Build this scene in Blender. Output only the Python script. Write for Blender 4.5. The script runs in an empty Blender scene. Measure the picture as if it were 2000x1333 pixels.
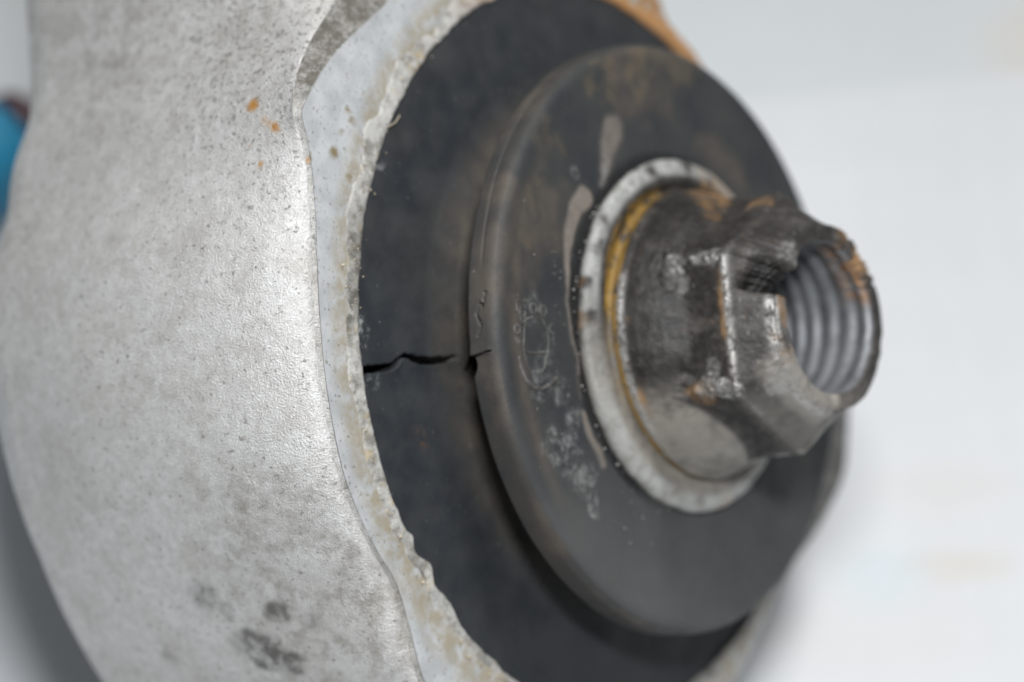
import bpy, math
import numpy as np
from mathutils import Matrix, Vector

# ------------------------------------------------------------------ camera, world, light, exposure
scene = bpy.context.scene
MM = 0.001
PITCH = math.radians(50)                     # camera looks down by this much
CAM_H = 0.2097
cam_d = bpy.data.cameras.new("camera")
cam = bpy.data.objects.new("camera", cam_d)
scene.collection.objects.link(cam)
cam.location = (0, 0, CAM_H)
cam.rotation_euler = (math.radians(90) - PITCH, 0, 0)
cam_d.sensor_width = 23.6
cam_d.lens = 55
cam_d.clip_start = 0.01
cam_d.clip_end = 50
cam_d.dof.use_dof = True
cam_d.dof.focus_distance = 0.1765
cam_d.dof.aperture_fstop = 11.5
scene.camera = cam

world = bpy.data.worlds.new("World")
scene.world = world
world.use_nodes = True
bg = world.node_tree.nodes["Background"]
bg.inputs[0].default_value = (0.93, 0.97, 1.0, 1)
bg.inputs[1].default_value = 0.15

scene.view_settings.view_transform = 'Standard'
scene.view_settings.look = 'None'
scene.view_settings.exposure = 0.0
scene.view_settings.gamma = 1.0


def area_lamp(name, loc, target, size, power, col, size_y=None):
    d = bpy.data.lights.new(name, 'AREA')
    d.energy = power
    d.color = col
    d.size = size
    if size_y:
        d.shape = 'RECTANGLE'
        d.size_y = size_y
    o = bpy.data.objects.new(name, d)
    scene.collection.objects.link(o)
    o.location = loc
    v = Vector(target) - Vector(loc)
    o.rotation_euler = v.to_track_quat('-Z', 'Y').to_euler()
    return o


area_lamp("ceiling_lamp", (0.30, 0.55, 1.25), (0.0, 0.15, 0.05), 0.45, 10.0, (1.0, 0.985, 0.96), 0.30)
# the camera's own small flash, just above the lens
_up = Vector((0, math.sin(PITCH), math.cos(PITCH)))
area_lamp("camera_flash", Vector((0.012, 0, CAM_H)) + _up * 0.052, (0.01, 0.13, 0.055), 0.034, 0.44, (0.97, 0.985, 1.0), 0.02)

# ------------------------------------------------------------------ numpy geometry (object frame: millimetres, axis = z)
def _hash(ix, iy, iz, seed):
    h = (ix * 374761393 + iy * 668265263 + iz * 2147483647 + seed * 974634777) & 0xFFFFFFFF
    h = ((h ^ (h >> 13)) * 1274126177) & 0xFFFFFFFF
    h = ((h ^ (h >> 15)) * 2246822519) & 0xFFFFFFFF
    return ((h ^ (h >> 16)) & 0xFFFFFF) / float(0xFFFFFF)


def vnoise(P, scale=1.0, seed=0):
    Q = np.asarray(P, float) * scale
    I = np.floor(Q).astype(np.int64)
    F = Q - I
    F = F * F * F * (F * (F * 6 - 15) + 10)
    out = 0
    for dx in (0, 1):
        wx = F[..., 0] if dx else 1 - F[..., 0]
        for dy in (0, 1):
            wy = F[..., 1] if dy else 1 - F[..., 1]
            for dz in (0, 1):
                wz = F[..., 2] if dz else 1 - F[..., 2]
                out = out + wx * wy * wz * _hash(I[..., 0] + dx, I[..., 1] + dy, I[..., 2] + dz, seed)
    return out * 2 - 1


def fbm(P, scale=1.0, octaves=3, seed=0):
    v, a, t = 0, 1.0, 0
    for k in range(octaves):
        v = v + a * vnoise(P, scale * 2 ** k, seed + k * 17)
        t += a
        a *= 0.5
    return v / t


def sstep(x, a, b):
    t = np.clip((np.asarray(x, float) - a) / (b - a), 0, 1)
    return t * t * (3 - 2 * t)


def pinterp(th, table):
    """periodic smooth interpolation of (degree, value) table"""
    t = sorted(table)
    xs = np.array([p[0] for p in t], float)
    ys = np.array([p[1] for p in t], float)
    xs = np.concatenate([xs[-3:] - 360, xs, xs[:3] + 360])
    ys = np.concatenate([ys[-3:], ys, ys[:3]])
    x = np.asarray(th) % 360
    m = np.zeros_like(xs)
    d = np.diff(ys) / np.diff(xs)
    for i in range(1, len(xs) - 1):               # monotone cubic tangents
        m[i] = 0 if d[i - 1] * d[i] <= 0 else 2 * d[i - 1] * d[i] / (d[i - 1] + d[i])
    k = np.clip(np.searchsorted(xs, x) - 1, 0, len(xs) - 2)
    h = xs[k + 1] - xs[k]
    t = (x - xs[k]) / h
    return ((2 * t**3 - 3 * t**2 + 1) * ys[k] + (t**3 - 2 * t**2 + t) * h * m[k]
            + (-2 * t**3 + 3 * t**2) * ys[k + 1] + (t**3 - t**2) * h * m[k + 1])


def polar(R, TH, Z):
    t = np.radians(TH)
    R, t, Z = np.broadcast_arrays(R, t, Z)
    return np.stack([R * np.cos(t), R * np.sin(t), Z], -1)


def smax(a, b, k):
    m = np.maximum(a, b)
    return m + k * np.log(np.exp((a - m) / k) + np.exp((b - m) / k))


def cols(*spans):
    """angle columns: list of (start, end, step) covering 360 degrees"""
    return np.concatenate([np.arange(a, b - 1e-6, s) for a, b, s in spans])


def seg_dist(x, y, pts):
    """distance to a polyline and position (0..1) along it"""
    best = np.full(np.shape(x), 1e9)
    pos = np.zeros(np.shape(x))
    n = len(pts) - 1
    for i in range(n):
        ax, ay = pts[i]
        bx, by = pts[i + 1]
        dx, dy = bx - ax, by - ay
        t = np.clip(((x - ax) * dx + (y - ay) * dy) / (dx * dx + dy * dy), 0, 1)
        d = np.hypot(x - ax - t * dx, y - ay - t * dy)
        c = d < best
        best = np.where(c, d, best)
        pos = np.where(c, (i + t) / n, pos)
    return best, pos


ZF = -8.4          # plane of the machined face and of the rubber
RRUB = 31.35       # rubber outer radius

# edge of the machined face / start of the casting
F_TAB = [(0, 33.6), (20, 33.4), (40, 32.6), (63, 32.2), (68, 34.3), (85, 37.0), (110, 37.2), (132, 37.1), (139, 37.9),
         (145, 39.0), (151, 39.8), (153.3, 40.0), (156, 38.75), (160.6, 37.25), (166, 36.3), (173, 35.75),
         (180, 35.53), (188, 35.52), (195, 35.57), (201, 35.26), (207, 34.79), (211, 34.46), (217, 35.4),
         (224, 37.4), (240, 39.0), (260, 38.0), (280, 35.6), (298, 33.6), (311, 32.7), (324, 32.8), (335, 33.2), (346, 33.6)]
# outer line of the gritty bevel at the upper left
G_TAB = [(0, 4.0), (20, 1.5), (50, .25), (100, 3.2), (132, 2.7), (139, 2.2), (145, 1.5), (149, 1.0), (152, 0.55), (155, .3), (165, .22), (211, .22), (230, .3), (290, .4), (298, 1.2), (305, 1.8), (311.5, 2.0), (324, 3.2), (335, 6.6), (345, 9.4), (352, 8.8)]
GZ_TAB = [(0, .3), (100, 1.6), (132, 1.5), (145, 1.3), (150, 1.1), (154, .6), (160, .28), (200, .28), (290, .3), (311, 1.0), (324, 1.3), (345, 1.5), (20, .8), (50, .3)]
# widest outline of the casting behind the face (barrel, neck going up, bulge going down)
B_TAB = [(0, 40.5), (20, 36.0), (40, 33.5), (60, 34.5), (70, 45), (80, 84), (90, 88), (100, 92), (110, 96), (118, 67), (125, 55.0), (132, 47.2),
         (140, 42.1), (148, 39.4), (154, 39.1), (158, 39.7), (164, 40.7), (170, 40.2), (180, 39.7), (190, 39.3), (205, 38.8), (220, 39.4),
         (235, 41.0), (250, 42), (265, 40.5), (280, 38), (298, 35.2), (311, 34.2), (324, 36.2), (335, 40.5), (345, 43.4), (352, 43.0)]
ZMID, ZB0, ZB1 = -28.0, -40.0, -46.5


def housing_grid():
    th = cols((-80, 110, 2.0), (110, 244, 0.3), (244, 280, 1.0))
    F = pinterp(th, F_TAB)
    G = pinterp(th, G_TAB)
    GZ = pinterp(th, GZ_TAB)
    def soft(tab, w):
        d = np.linspace(-2, 2, 25)
        g = np.exp(-d * d)
        return sum(pinterp(th + a * w / 2, tab) * b for a, b in zip(d, g / g.sum()))
    B = soft(B_TAB, 15)
    Fs = soft(F_TAB, 12) + soft(G_TAB, 12)
    rows = []
    rows.append(polar(F - 0.6, th, ZF - 1.2))
    rows.append(polar(F - 0.02, th, ZF - 0.05))
    for t in np.linspace(0.04, 1, 7):
        rows.append(polar(F + G * t, th, ZF - 0.06 - GZ * (t ** 0.8)))
    F2 = F + G
    z2 = ZF - 0.06 - GZ
    B2 = smax(B, Fs + 0.5, 0.6)
    n = 74
    for k in range(1, n + 1):
        q = (k / n) ** 1.25 * math.pi / 2
        Fk = F2 + (Fs - F2) * float(sstep(k / n, 0.0, 0.45))
        rr = Fk + (B2 - Fk) * math.sin(q) ** 0.92
        zz = z2 + (ZMID - z2) * (1 - math.cos(q)) ** 0.94
        rows.append(polar(rr, th, zz))
    for k in range(1, 34):
        zz = ZMID + (ZB0 - ZMID) * k / 33
        rows.append(polar(B2 - 0.8 * (k / 33) ** 2, th, zz))
    for k in range(1, 17):
        q = k / 16 * math.pi / 2
        rows.append(polar(B2 - 0.8 - 5.2 * (1 - math.cos(q)), th, ZB0 + (ZB1 - ZB0) * math.sin(q)))
    for s in (0.75, 0.5, 0.25, 0.02):
        rows.append(polar((B2 - 6) * s, th, ZB1))
    P = np.stack(rows)
    c = fbm(P @ np.array([[.8, .36, -.48], [0, .8, .6], [.6, -.48, .64]]), 0.075, 2, 5) * 0.22 + fbm(P, 0.35, 3, 9) * 0.08
    w = np.zeros(P.shape[:2])
    w[9:-5] = 1
    w[9:24] *= np.linspace(0, 1, 15)[:, None]
    rad = P.copy()
    rad[..., 2] = 0
    rad /= np.maximum(np.linalg.norm(rad, axis=-1, keepdims=True), 1e-6)
    P = P + rad * (c * w)[..., None]
    return P, th


def spots(P, lst):
    """mask of soft stains: list of (x, y, z, radius, strength)"""
    m = np.zeros(P.shape[:-1])
    wob = fbm(P, 0.55, 3, 41) * 0.9
    for x, y, z, r, s in lst:
        d = np.sqrt(((P - np.array([x, y, z])) ** 2).sum(-1)) / r
        m = np.maximum(m, s * (1 - sstep(d + wob * 0.75, 0.55, 1.15)))
    return m


# crack across the rubber: radius -> centre angle and half width (mm)
CRK = np.array([  # r, theta, half width
    (17.0, 181.4, .05), (18.7, 182.6, 1.0), (19.3, 183.4, .85), (19.8, 184.2, .50), (20.2, 185.2, .26), (20.45, 185.6, 0), (20.82, 182.85, 0), (20.95, 182.85, 0.294), (21.00, 182.85, 0.295), (21.40, 182.84, 0.290), (22.00, 182.80, 0.257), (22.70, 182.87, 0.268), (23.50, 182.92, 0.275), (24.30, 182.73, 0.307), (25.00, 182.42, 0.301), (25.50, 182.13, 0.297), (25.90, 181.84, 0.254), (26.20, 181.64, 0.212), (26.50, 181.51, 0.195), (26.80, 181.56, 0.104), (27.10, 182.07, 0.180), (27.50, 182.67, 0.267), (28.00, 183.10, 0.234), (28.60, 183.22, 0.273), (29.50, 183.21, 0.266), (30.50, 183.23, 0.290), (31.20, 183.30, 0.321), (31.80, 183.32, 0.325), (32.20, 183.32, 0.317), (32.60, 183.32, 0.000)])


def rubber_grid():
    fine = np.concatenate([-np.geomspace(20, 0.30, 34), ])
    half = [-1.0, -0.72, -0.30, 0.30, 0.72, 1.0]
    rr = np.arange(33.0, 16.9, -0.11)
    zz = np.interp(rr, [16.9, 19, 21, 24, 28, 31.3, 32, 33], [-6.6, -6.9, -7.5, -8.0, -8.35, -8.55, -8.9, -9.6])
    cth = np.interp(rr, CRK[:, 0], CRK[:, 1]) + 0.16 * fbm(np.stack([rr * 2.2, rr * 0, rr * 0], -1), 1.0, 3, 8)
    hw = np.interp(rr, CRK[:, 0], CRK[:, 2]) * 1.15
    left = np.concatenate([np.arange(-180, -20, 2.0), fine])
    right = -left[::-1]
    P = []
    for r, z, c, h in zip(rr, zz, cth, hw):
        k = math.degrees(1 / r)
        off = lambda d: (c - 183) * np.exp(-(d / 7.0) ** 2)
        hw_ = max(h, 0.0)
        tl = 183 + left + off(left) - hw_ * k * np.exp(-(left / 3.0) ** 2)
        tr = 183 + right + off(right) + hw_ * k * np.exp(-(right / 3.0) ** 2)
        dep = min(3.6, h * 22)
        mid_t, mid_z = [], []
        lip = 0.05 * min(1, h / .2)
        for s, dz in ((-1.0, 0.0), (-0.97, -0.12), (-0.95, -1), (0.95, -1), (0.97, -0.12), (1.0, 0.0)):
            mid_t.append(c + s * hw_ * k)
            mid_z.append(z + (dz * dep if dz else 0))
        lipL = lip * np.exp(-(left / 1.1) ** 2)
        lipR = lip * 1.6 * np.exp(-(right / 1.1) ** 2)
        T = np.concatenate([tl, mid_t, tr])
        Z = np.concatenate([z + lipL * 0.4, mid_z, z + lipR])
        P.append(polar(r, T, Z))
    P = np.stack(P)
    P[..., 2] += fbm(P, 0.25, 2, 3) * 0.12
    return P


def washer_grid():
    th = cols((-100, 100, 1.6), (100, 168, 0.5), (168, 196, 0.12), (196, 260, 0.6))
    prof = [(12.0, -3.2), (20.0, -3.2), (23.6, -3.2), (24.4, -3.14), (24.75, -3.0), (24.95, -2.8)]
    for z in np.arange(-2.7, -1.15, 0.1):
        prof.append((25.0, z))
    for q in np.linspace(0, 90, 12):
        prof.append((23.95 + 1.05 * math.cos(math.radians(q)), -1.1 + 1.1 * math.sin(math.radians(q))))
    prof += [(23.7, -0.01), (23.5, -0.03), (23.25, -0.06), (23.0, -0.08)]
    for r in np.arange(22.85, 11.0, -0.16):
        prof.append((r, -0.10 - 0.02 * (22.85 - r) / 12 + 0.12 * float(sstep(-r, -19.5, -16.0))))
    prof = np.array(prof)
    R = prof[:, 0][:, None] * np.ones_like(th)[None]
    Z = prof[:, 1][:, None] * np.ones_like(th)[None]
    rim = (prof[:, 0] > 24.3)[:, None] & (prof[:, 1] < -0.1)[:, None]
    P = polar(R, th[None], Z)
    TH = np.broadcast_to(th[None], R.shape)
    # parting groove and hairline crack along the rim
    gz = -1.6 + 0.25 * np.sin(np.radians(TH * 2.0 + 40))
    depth = 0.16 * np.exp(-((Z - gz) / 0.09) ** 2) * sstep(TH, 118, 135) * (1 - sstep(TH, 163, 169))
    pts = [(174.6, -1.35), (173.9, -1.6), (175.7, -2.0), (177.0, -1.7), (177.9, -1.55), (178.7, -1.75), (179.6, -1.95)]
    d, _ = seg_dist(TH * 0.436, Z, [(t * 0.436, z) for t, z in [(172.0, -1.15)] + pts])
    depth = depth + 0.6 * (1 - sstep(d, 0.05, 0.12))
    # split across the rim with a small tongue missing
    d, _ = seg_dist(TH * 0.436, Z, [(183.3 * .436, -3.3), (183.0 * .436, -2.2), (182.5 * .436, -1.0)])
    depth = depth + 0.55 * (1 - sstep(d, 0.04, 0.12))
    d2 = np.hypot((TH - 185.2) * 0.436 / 0.8 + (Z + 3.1) * 0.6, (Z + 3.1) / 0.75)
    depth = depth + 1.0 * (1 - sstep(d2, 0.75, 1.1))
    R2 = R - np.where(rim, depth, 0)
    step = 0.12 * sstep(TH, 180.5, 182.8) * (1 - sstep(TH, 182.9, 183.1)) * sstep(-Z, 0.7, 1.2)
    R2 = R2 + np.where(rim, step, 0)
    P = polar(R2, TH, Z)
    P[..., 2] += fbm(P, 0.3, 3, 12) * 0.05
    return P, TH, Z


def notch(TH, seed=0):
    t = np.asarray(TH) % 360
    jag = vnoise(np.stack([np.radians(t) * 9, t * 0, t * 0 + seed], -1), 1.0, 77)
    jag2 = vnoise(np.stack([np.radians(t) * 26, t * 0, t * 0 + seed], -1), 1.0, 78)
    w = sstep(t, 143, 149) * (1 - sstep(t, 163, 167))
    piece = sstep(t, 124, 131) * (1 - sstep(t, 141, 145))
    rough = 0.16 * jag + 0.08 * jag2
    torn = sstep(t, 14, 30) * (1 - sstep(t, 60, 72))
    return w * (1.2 + 0.35 * jag + 0.5 * jag2) - piece * (0.45 + 0.5 * jag2) + rough * 0.22 + torn * (0.25 + 0.28 * jag2)


HEXA = 30.0


def hex_radius(TH):
    t = np.radians((np.asarray(TH) - HEXA) % 60 - 30)
    flat = 9.45 / np.cos(t)
    return -np.log(np.exp(-(flat - 10) * 11) + np.exp(-(10.88 - 10) * 11)) / 11 + 10


def collar_ext(th):
    """what is left of the thin locking collar on top of the nut (mm)"""
    t = np.asarray(th) % 360
    w = 1 - sstep(t, 84, 98) + sstep(t, 262, 270)
    jag = vnoise(np.stack([np.radians(t) * 7, t * 0, t * 0], -1), 1.0, 79)
    return w * (0.55 + 0.06 * jag)


def base_radius(z):
    return np.interp(z, [1.5, 2.1, 2.35, 2.6, 3.5, 4.5, 5.5, 6.5, 7.5, 9.0], [12.15, 12.2, 12.14, 12.0, 11.72, 11.32, 10.80, 10.0, 9.0, 7.5])


def hex_grid():
    th = cols((-90, 90, 1.0), (90, 270, 0.4))
    zz = np.concatenate([np.arange(1.5, 5.4, 0.1), np.arange(5.4, 8.4, 0.15), np.arange(8.4, 13.72, 0.1)])
    Hx = hex_radius(th)
    rows = []
    for z in zz:
        cone = Hx + (7.72 - Hx) * (z - 10.75) / 3.0
        a = -smax(-Hx, -cone, 0.09)
        base = base_radius(z)
        a = smax(a, base, 0.28)
        rows.append(polar(a, th, z))
    ext = collar_ext(th)
    for q in np.linspace(0, 90, 6):
        c = math.radians(q)
        rows.append(polar(7.62 + 0.22 * math.cos(c), th, 13.75 + 0.22 * math.sin(c)))
    for t in np.linspace(0.1, 1, 6):
        rows.append(polar(7.58 - 0.06 * t, th, 13.98 + (0.12 + ext) * t))
    for q in (30, 60, 90):
        c = math.radians(q)
        rows.append(polar(7.2 + 0.3 * math.cos(c), th, 14.1 + ext + 0.2 * math.sin(c)))
    rows.append(polar(6.6, th, 14.27 + ext))
    rows.append(polar(6.35, th, 14.22 + ext))
    rows.append(polar(6.22, th, 14.05 + ext))
    P = np.stack(rows)
    z0 = P[..., 2].copy()
    TH = np.broadcast_to(th[None], z0.shape)
    P[..., 2] -= notch(th)[None] * sstep(z0, 11.0, 13.7)
    rad = P.copy()
    rad[..., 2] = 0
    rad /= np.linalg.norm(rad, axis=-1, keepdims=True)
    n1 = fbm(P, 0.5, 4, 21)
    g = spots(P, [(-9.3, 5.4, 9.6, 1.3, 1), (-9.3, 5.5, 7.8, 1.5, 1), (-9.6, 5.0, 6.2, 1.6, 1), (-9.9, 3.8, 5.6, 1.3, .8), (-9.3, -5.2, 9.8, 1.3, .9), (-9.4, -5.0, 8.2, 1.5, .9), (-9.8, -4.2, 6.8, 1.4, .7)])
    n2 = fbm(P, 1.3, 3, 55)
    disp = (n1 * 0.11 + g * (n2 * 0.55 - 0.22)) * (1 - 0.8 * sstep(z0, 13.2, 14.0))
    P = P + rad * (disp * sstep(z0, 1.6, 2.4))[..., None]
    return P, TH, z0


def thread_grid():
    th = cols((-180, 180, 2.0))
    pitch = 1.5
    zz = np.arange(14.05, 2.4, -0.1)
    rows = []
    for z in zz:
        ph = (z / pitch - th / 360.0) % 1.0
        tri = np.abs(ph * 2 - 1)
        tri = np.clip(tri * 1.35 - 0.1, 0, 1)
        w = float(sstep(14.15 - z, 0.0, 0.7))
        rows.append(polar(6.24 - 0.24 * tri * w, th, z + collar_ext(th) * float(sstep(z, 9.0, 14.05))))
    P = np.stack(rows)
    z0 = P[..., 2].copy()
    P[..., 2] -= notch(th)[None] * sstep(z0, 11.0, 13.7)
    return P


def flange_grid():
    th = cols((-180, 180, 0.8))
    prof = [(13.0, -0.15), (14.7, -0.12), (14.9, 0.1), (14.95, 0.45), (14.85, 0.75), (14.6, 0.98), (14.3, 1.08), (14.0, 1.2), (13.7, 1.3), (13.4, 1.38),
            (13.15, 1.42), (13.0, 1.40), (12.85, 1.3), (12.7, 1.14), (12.55, 1.0), (12.4, 0.95), (12.2, 0.95), (12.0, 1.1), (11.7, 1.5)]
    fill = sstep(th % 360, 172, 205) * (1 - sstep(th % 360, 285, 320))
    wide = np.exp(-((th % 360 - 143) / 22.0) ** 2)
    rows = []
    for r, z in prof:
        g = float(sstep(-r, -13.2, -12.7))
        rr = r + 0.45 * wide * g * float(sstep(r, 12.2, 12.9))
        rows.append(polar(rr, th, z + g * fill * max(0.0, 1.42 - z) * 0.85))
    P = np.stack(rows)
    P += (fbm(P, 0.5, 4, 61) * 0.14)[..., None] * np.array([0, 0, 1.0])
    s = 1 + fbm(P, 0.5, 4, 64) * 0.009
    P[..., 0] *= s
    P[..., 1] *= s
    return P


def face_grid():
    th = cols((-90, 110, 1.5), (110, 250, 0.5), (250, 270, 1.5))
    F = pinterp(th, F_TAB)
    rows = []
    for t in np.linspace(0, 1, 22):
        r0 = 31.6
        rows.append(polar(r0 + (F - r0) * t, th, ZF - 0.10 * (1 - t)))
    P = np.stack(rows)
    P[..., 2] += fbm(P, 0.2, 2, 71) * 0.04
    return P


def sleeve_grid():
    th = cols((-90, 100, 1.2), (100, 250, 0.25), (250, 270, 1.2))
    ln = lambda f, k: fbm(np.stack([np.radians(th) * f, th * 0, th * 0], -1), 1.0, 3, k)
    W = 1.4 + 0.75 * ln(5, 90) + 0.5 * ln(22, 91)
    W *= 1 + 0.25 * np.cos(np.radians(th - 150))
    W *= 1 - 0.5 * sstep(th, 186, 205)
    r_in = RRUB + 0.24 * ln(14, 92) + 0.08 * ln(50, 93) - 0.05
    r_in -= 0.75 * np.exp(-((th - 214.0) / 1.6) ** 2) + 0.5 * np.exp(-((th - 208.5) / 0.9) ** 2) + 0.55 * np.exp(-((th - 221) / 3.0) ** 2)
    rows = []
    for t, z in ((0, -1.2), (0.0, -0.1), (0.03, 0.06), (0.08, 0.14), (0.15, 0.18), (0.22, 0.19), (0.3, 0.18), (0.38, 0.16), (0.46, 0.14), (0.54, 0.11), (0.62, 0.09), (0.7, 0.06), (0.78, 0.03),
                 (0.86, 0.0), (0.94, -0.04), (1.0, -0.1), (1.06, -0.3)):
        rows.append(polar(r_in + W * t, th, ZF + z))
    P = np.stack(rows)
    w = np.zeros(P.shape[:2])
    w[2:-2] = 1
    P[..., 2] += (fbm(P, 0.8, 4, 95) * 0.035 + fbm(P, 2.6, 3, 96) * 0.03) * w
    return P
# ---END-NUMPY---


# ------------------------------------------------------------------ mesh helpers
def link(name, me, mat=None, parent=None, kind=None, label=None):
    o = bpy.data.objects.new(name, me)
    scene.collection.objects.link(o)
    if mat:
        me.materials.append(mat)
    if parent:
        o.parent = parent
    if kind:
        o["kind"] = kind
    if label:
        o["label"] = label
    return o


def grid_mesh(name, P, attrs=None, closed=True, flip=False):
    nr, nc = P.shape[:2]
    V = (P.reshape(-1, 3) * MM)
    j = np.arange(nc if closed else nc - 1)
    i = np.arange(nr - 1)
    I, J = np.meshgrid(i, j, indexing='ij')
    J2 = (J + 1) % nc
    a, b, c, d = I * nc + J, I * nc + J2, (I + 1) * nc + J2, (I + 1) * nc + J
    Q = np.stack([a, d, c, b] if flip else [a, b, c, d], -1).reshape(-1, 4)
    me = bpy.data.meshes.new(name)
    me.vertices.add(len(V))
    me.vertices.foreach_set("co", V.ravel().astype(np.float32))
    me.loops.add(Q.size)
    me.loops.foreach_set("vertex_index", Q.ravel().astype(np.int32))
    me.polygons.add(len(Q))
    me.polygons.foreach_set("loop_start", np.arange(0, Q.size, 4, dtype=np.int32))
    me.polygons.foreach_set("use_smooth", np.ones(len(Q), dtype=bool))
    me.update(calc_edges=True)
    me.validate()
    for k, v in (attrs or {}).items():
        at = me.attributes.new(k, 'FLOAT', 'POINT')
        at.data.foreach_set("value", np.asarray(v, np.float32).ravel())
    return me


def tube_mesh(name, pts, rad, n=8, closed=False):
    pts = np.array(pts, float)
    m = len(pts)
    rad = np.broadcast_to(rad, m)
    P = []
    for i in range(m):
        a = pts[(i - 1) % m] if closed or i > 0 else pts[i]
        b = pts[(i + 1) % m] if closed or i < m - 1 else pts[i]
        t = b - a
        t /= np.linalg.norm(t)
        x = np.cross(t, [0, 0, 1.0])
        if np.linalg.norm(x) < 1e-4:
            x = np.cross(t, [1.0, 0, 0])
        x /= np.linalg.norm(x)
        y = np.cross(x, t)
        q = np.linspace(0, 2 * math.pi, n, endpoint=False)
        P.append(pts[i] + rad[i] * (np.cos(q)[:, None] * x + np.sin(q)[:, None] * y))
    if closed:
        P.append(P[0])
    return grid_mesh(name, np.stack(P))


# ------------------------------------------------------------------ materials
class NT:
    def __init__(self, name):
        self.m = bpy.data.materials.new(name)
        self.m.use_nodes = True
        self.t = self.m.node_tree
        self.b = self.t.nodes["Principled BSDF"]
        self.co = self.t.nodes.new("ShaderNodeTexCoord").outputs["Object"]

    def put(self, sock, v):
        if isinstance(v, bpy.types.NodeSocket):
            self.t.links.new(v, sock)
        else:
            sock.default_value = v

    def noise(self, scale, detail=4, rough=0.55, coord=None, dist=0.0):
        """scale in features per millimetre"""
        n = self.t.nodes.new("ShaderNodeTexNoise")
        self.put(n.inputs["Vector"], coord or self.co)
        n.inputs["Scale"].default_value = scale * 1000
        n.inputs["Detail"].default_value = detail
        n.inputs["Roughness"].default_value = rough
        n.inputs["Distortion"].default_value = dist
        return n.outputs["Fac"]

    def voro(self, scale, out="Distance", coord=None):
        n = self.t.nodes.new("ShaderNodeTexVoronoi")
        self.put(n.inputs["Vector"], coord or self.co)
        n.inputs["Scale"].default_value = scale * 1000
        return n.outputs[out]

    def stretch(self, sx, sy, sz):
        n = self.t.nodes.new("ShaderNodeMapping")
        self.put(n.inputs["Vector"], self.co)
        n.inputs["Scale"].default_value = (sx, sy, sz)
        return n.outputs[0]

    def attr(self, name):
        n = self.t.nodes.new("ShaderNodeAttribute")
        n.attribute_name = name
        return n.outputs["Fac"]

    def ramp(self, v, a, b, lo=0.0, hi=1.0):
        n = self.t.nodes.new("ShaderNodeMapRange")
        n.interpolation_type = 'SMOOTHSTEP'
        self.put(n.inputs["Value"], v)
        n.inputs["From Min"].default_value = a
        n.inputs["From Max"].default_value = b
        n.inputs["To Min"].default_value = lo
        n.inputs["To Max"].default_value = hi
        return n.outputs["Result"]

    def math(self, op, a, b=0.0, clamp=False):
        n = self.t.nodes.new("ShaderNodeMath")
        n.operation = op
        n.use_clamp = clamp
        self.put(n.inputs[0], a)
        self.put(n.inputs[1], b)
        return n.outputs[0]

    def mul(self, a, b):
        return self.math('MULTIPLY', a, b)

    def add(self, a, b):
        return self.math('ADD', a, b)

    def mix(self, fac, a, b):
        n = self.t.nodes.new("ShaderNodeMix")
        n.data_type = 'RGBA'
        n.clamp_factor = True
        self.put(n.inputs[0], fac)
        for s, v in ((n.inputs[6], a), (n.inputs[7], b)):
            if isinstance(v, tuple):
                v = (*v, 1)
            self.put(s, v)
        return n.outputs[2]

    def bump(self, height, dist_mm, strength=1.0, normal=None):
        n = self.t.nodes.new("ShaderNodeBump")
        n.inputs["Strength"].default_value = strength
        n.inputs["Distance"].default_value = dist_mm * MM
        self.put(n.inputs["Height"], height)
        if normal is not None:
            self.put(n.inputs["Normal"], normal)
        return n.outputs[0]

    def out(self, color=None, rough=None, metal=None, normal=None, spec=None):
        for k, v in (("Base Color", color), ("Roughness", rough), ("Metallic", metal), ("Normal", normal), ("Specular IOR Level", spec)):
            if v is not None:
                if isinstance(v, tuple):
                    v = (*v, 1)
                self.put(self.b.inputs[k], v)
        return self.m


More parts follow.
